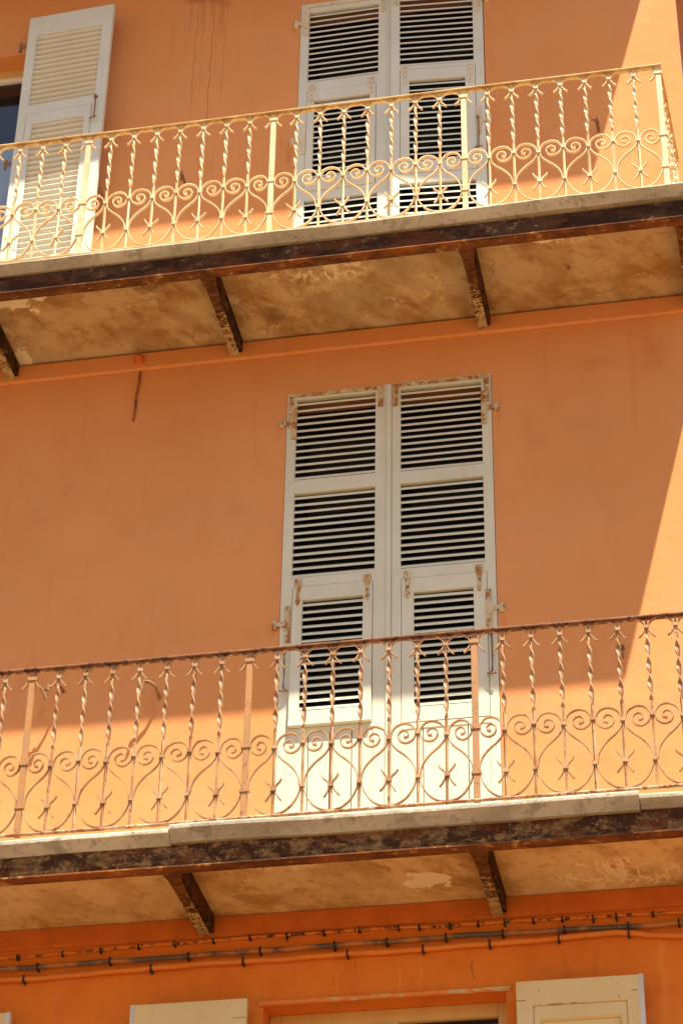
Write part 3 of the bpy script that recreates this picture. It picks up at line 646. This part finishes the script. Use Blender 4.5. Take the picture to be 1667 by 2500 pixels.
# open leaf folded back against the wall at the far left (its back faces us)
zb = 3.27
oL = leaf('grey cream shutter folded open flat against the wall beside the upper left window, slats shut', (-2.650, -.132, zb), 0, .628, 0, 6.205-zb,
          [(.070, .552, 5.325-zb, 6.010-zb)], (.062, .540, 3.33-zb, 5.238-zb), 'woodU', GRP, -.055, 0, -1, 0.0, None, .0490, (.112, .490, 3.42-zb, 5.135-zb))
hook_rod(oL, .566, 5.285-zb, 5.085-zb, 1, -.003)
for z in (4.80, 5.93):
    h = part('pin_hinge', MB().box(-.05, .0, .004, .012, z-zb-.015, z-zb+.015).tube([(-.05, .012, z-zb-.04), (-.05, .012, z-zb+.04)], .012, 8), 'rust', oL)
# ground-floor solid shutters folded open against the wall
def solid_leaf(label, x0, x1, zt, barex, group='solid ground floor shutters', panel=True):
    th = thing('shutter', label, 'shutter', ((x0+x1)/2, -.085, zt-2.4), 0, group); w_ = (x1-x0)/2
    holes = [(-w_+.085, w_-.085, .12, 2.4-.135)] if panel else []
    part('frame', frame_with_holes(-w_, w_, 0, 2.4, holes, -.038, 0), 'woodG', th, bevel=.003)
    if panel:
        part('molding', frame_with_holes(-w_+.0852, w_-.0852, .1202, 2.2648, [(-w_+.122, w_-.122, .16, 2.185)], -.0345, -.001), 'woodG', th, bevel=.006)
        part('panel', MB().box(-w_+.1225, w_-.1225, -.014, -.002, .1605, 2.1845), 'woodG', th)
    s = -1 if barex < 0 else 1
    e = part('bare_edge', MB().box(s*w_-.026 if s > 0 else -w_-.0015, s*w_+.0015 if s > 0 else -w_+.026, -.0395, .0015, .0, 2.4015), 'bare', th, bevel=.002)
    # chipped paint joints and old strap outline
    chips_ = []
    class c_:
        def box(self, *a): chips_.append(a)
    c = c_()
    if panel:
        for xa, xb, z in ((-w_+.002, -w_+.05, 2.295), (-w_+.16, -w_+.235, 2.267), (-w_+.275, -w_+.305, 2.2675), (w_-.06, w_-.03, 2.315), (-w_+.33, -w_+.34, 2.262)):
            c.box(xa, xb, -.0392, -.0370, z-.0018, z+.0016)
        for x, z, h in ((-w_+.118, 2.272, .006), (-w_+.116, 2.345, .009), (-w_+.149, 2.30, .004), (w_-.125, 2.285, .012), (w_-.128, 2.352, .005), (w_-.155, 2.375, .003)): c.box(x-.0010, x+.0012, -.0392, -.037, z-h, z+h)
    else:
        for z, h in ((2.215, .012), (2.30, .004), (2.352, .006)): c.box(w_-.1062, w_-.1042, -.0392, -.037, z-h, z+h)
        c.box(w_-.075, w_-.004, -.0392, -.037, 2.292, 2.295)
    for a in chips_: part('paint_chip', MB().box(*a), 'chips', th)
    for z in (.4, 2.0): part('wall_pin', MB().box(-s*w_*.98-.02, -s*w_*.98+.02, .0015, .084, z-.02, z+.02), 'rust', th)
    return th
solid_leaf('yellow cream solid shutter open against the wall, left of the ground floor window lintel', -1.400, -.778, -1.393, -1, panel=False)
solid_leaf('yellow cream panelled shutter open against the wall at the bottom right corner', .620, 1.264, -1.397, 1)
solid_leaf('yellow cream shutter of which only a corner shows at the bottom left', -2.68, -2.056, -1.390, 1, panel=False)

# ---------------------------------------------------------------- wall hooks
def wall_hook(label, x, z, kind, group='iron shutter holdbacks on the wall'):
    th = thing('shutter_holdback', label, 'wall hook', (x, 0, z), 0, group)
    if kind == 0:   # twisted wrought hook standing off the wall, arm to the left
        part('arm', MB().tube([(.045, .002, .035), (.042, -.05, .035), (.030, -.095, .028), (.006, -.115, .006), (-.030, -.118, -.012), (-.045, -.115, -.016)], [.009, .009, .008, .010, .008, .007], 8), 'rust', th, True)
        part('catch', MB().tube([(-.052, -.128, .002), (-.050, -.122, -.012), (-.034, -.118, -.03), (-.022, -.115, -.066), (-.018, -.114, -.078)], [.007, .009, .007, .010, .006], 8).tube([(-.012, -.12, .018), (-.010, -.12, -.022)], [.010, .011], 8), 'rust', th, True)
    elif kind == 1:
        part('arm', MB().tube([(.050, .002, -.008), (.048, -.04, .0), (.040, -.08, .028), (.010, -.105, .042), (-.018, -.11, .046)], [.009, .010, .009, .011, .010], 8), 'rust', th, True)
        part('catch', MB().tube([(-.020, -.112, .052), (-.022, -.112, .028), (-.026, -.11, .0), (-.034, -.11, -.03), (-.040, -.11, -.048)], [.008, .010, .008, .011, .006], 8), 'rust', th, True)
    elif kind == 2:
        part('arm', MB().box(-.011, .011, -.03, .002, .018, .034).tube([(0, -.022, .02), (0, -.024, -.015), (0, -.02, -.042)], [.006, .006, .009], 8), 'rust', th)
    else:
        part('arm', MB().tube([(0, .002, .012), (0, -.06, .02), (-.004, -.085, .022)], [.008, .009, .014], 8), 'rust', th, True)
        part('catch', MB().tube([(-.004, -.09, .05), (-.004, -.088, .015), (-.004, -.088, -.028)], [.007, .008, .010], 8).tube([(-.035, -.088, .04), (-.004, -.088, .02)], [.006, .007], 7), 'rust', th, True)
    return th
wall_hook('rusty holdback with a downturned catch, at the far left behind the brown railing', -2.015, .60, 0)
wall_hook('rusty arched holdback left of the middle window, behind the brown railing', -1.44, .545, 1)
wall_hook('small orange rusty T shaped holdback near the shadow edge right of the middle window', 1.259, .58, 2)
wall_hook('dark rusty holdback beside the bottom of the open upper left shutter', -2.015, 4.46, 3)
wall_hook('brown holdback on the upper wall between the two upper windows', -1.455, 4.52, 3)
wall_hook('small dark holdback on the upper wall near the diagonal sunlight edge', 1.315, 4.555, 3)

# ---------------------------------------------------------------- cables along the ground-floor wall
def cable_run(label, pts, r, mat, clips, group='cables clipped along the ground floor wall', ch=.026):
    th = thing('cable', label, 'cable', (pts[0][0], -.02, pts[0][1])); th['group'] = group
    off = Vector((-pts[0][0], .02, -pts[0][1]))
    P = catmull(pts, 8); Q = []
    for i, (x, z) in enumerate(P): Q.append((x, -.012-r+.002*math.sin(x*6.1), z+.0022*math.sin(x*9.3+r*300)+.0015*math.sin(x*23)))
    o = part('cable_run', MB().tube(Q, r, 8), mat, th, True); o.location = off
    for x in clips:
        z = min(Q, key=lambda q: abs(q[0]-x))[2]; t = random.uniform(-.004, .004); h = ch*random.uniform(.85, 1.15)
        k = MB().box(x-.0045, x+.0045+abs(t)*.6, -.015-2*r, -.001, z-r-.004-h*.12, z+r+.004)
        if random.random() < .22: k.box(x-.004+t, x+.004+t, -.009, -.001, z-r-.004-h*.6, z-r-.0045-h*.12)
        c = part('clip', k, 'clip', th, bevel=.0015); c.location = off
cable_run('thin black flecked orange cable, uppermost of the three along the lower wall', [(-3.4, -1.04), (-2.186, -1.032), (-1.9, -1.024), (-1.116, -1.008), (-.324, -1.003), (.4, -1.012), (1.0, -1.018), (1.8, -1.03)], .0085, 'cable_black',
          [-2.32, -2.08, -1.83, -1.62, -1.41, -1.21, -1.0, -.80, -.60, -.40, -.21, .0+.0, .11, .27, .42, .56, .71, .86, 1.02, 1.14, 1.33, 1.50])
cable_run('thicker dark grey conduit running between the two thinner orange cables', [(-3.4, -1.10), (-2.180, -1.094), (-1.7, -1.092), (-1.111, -1.091), (-.6, -1.084), (-.323, -1.086), (.3, -1.078), (.9, -1.083), (1.2, -1.088), (1.8, -1.075)], .0145, 'cable_dark',
          [-1.96, -1.56, -1.13, -.74, -.34, -.06, .25, .55, .87, 1.20, 1.46])
cable_run('orange painted cable, lowest of the three along the lower wall', [(-3.4, -1.16), (-2.174, -1.158), (-1.8, -1.158), (-1.35, -1.146), (-.8, -1.140), (-.322, -1.140), (.3, -1.135), (.85, -1.128), (1.15, -1.120), (1.473, -1.158), (1.8, -1.162)], .0150, 'cable',
          [-2.03, -1.33, -.83, -.27, .13, .48, .84, 1.20], ch=.05)
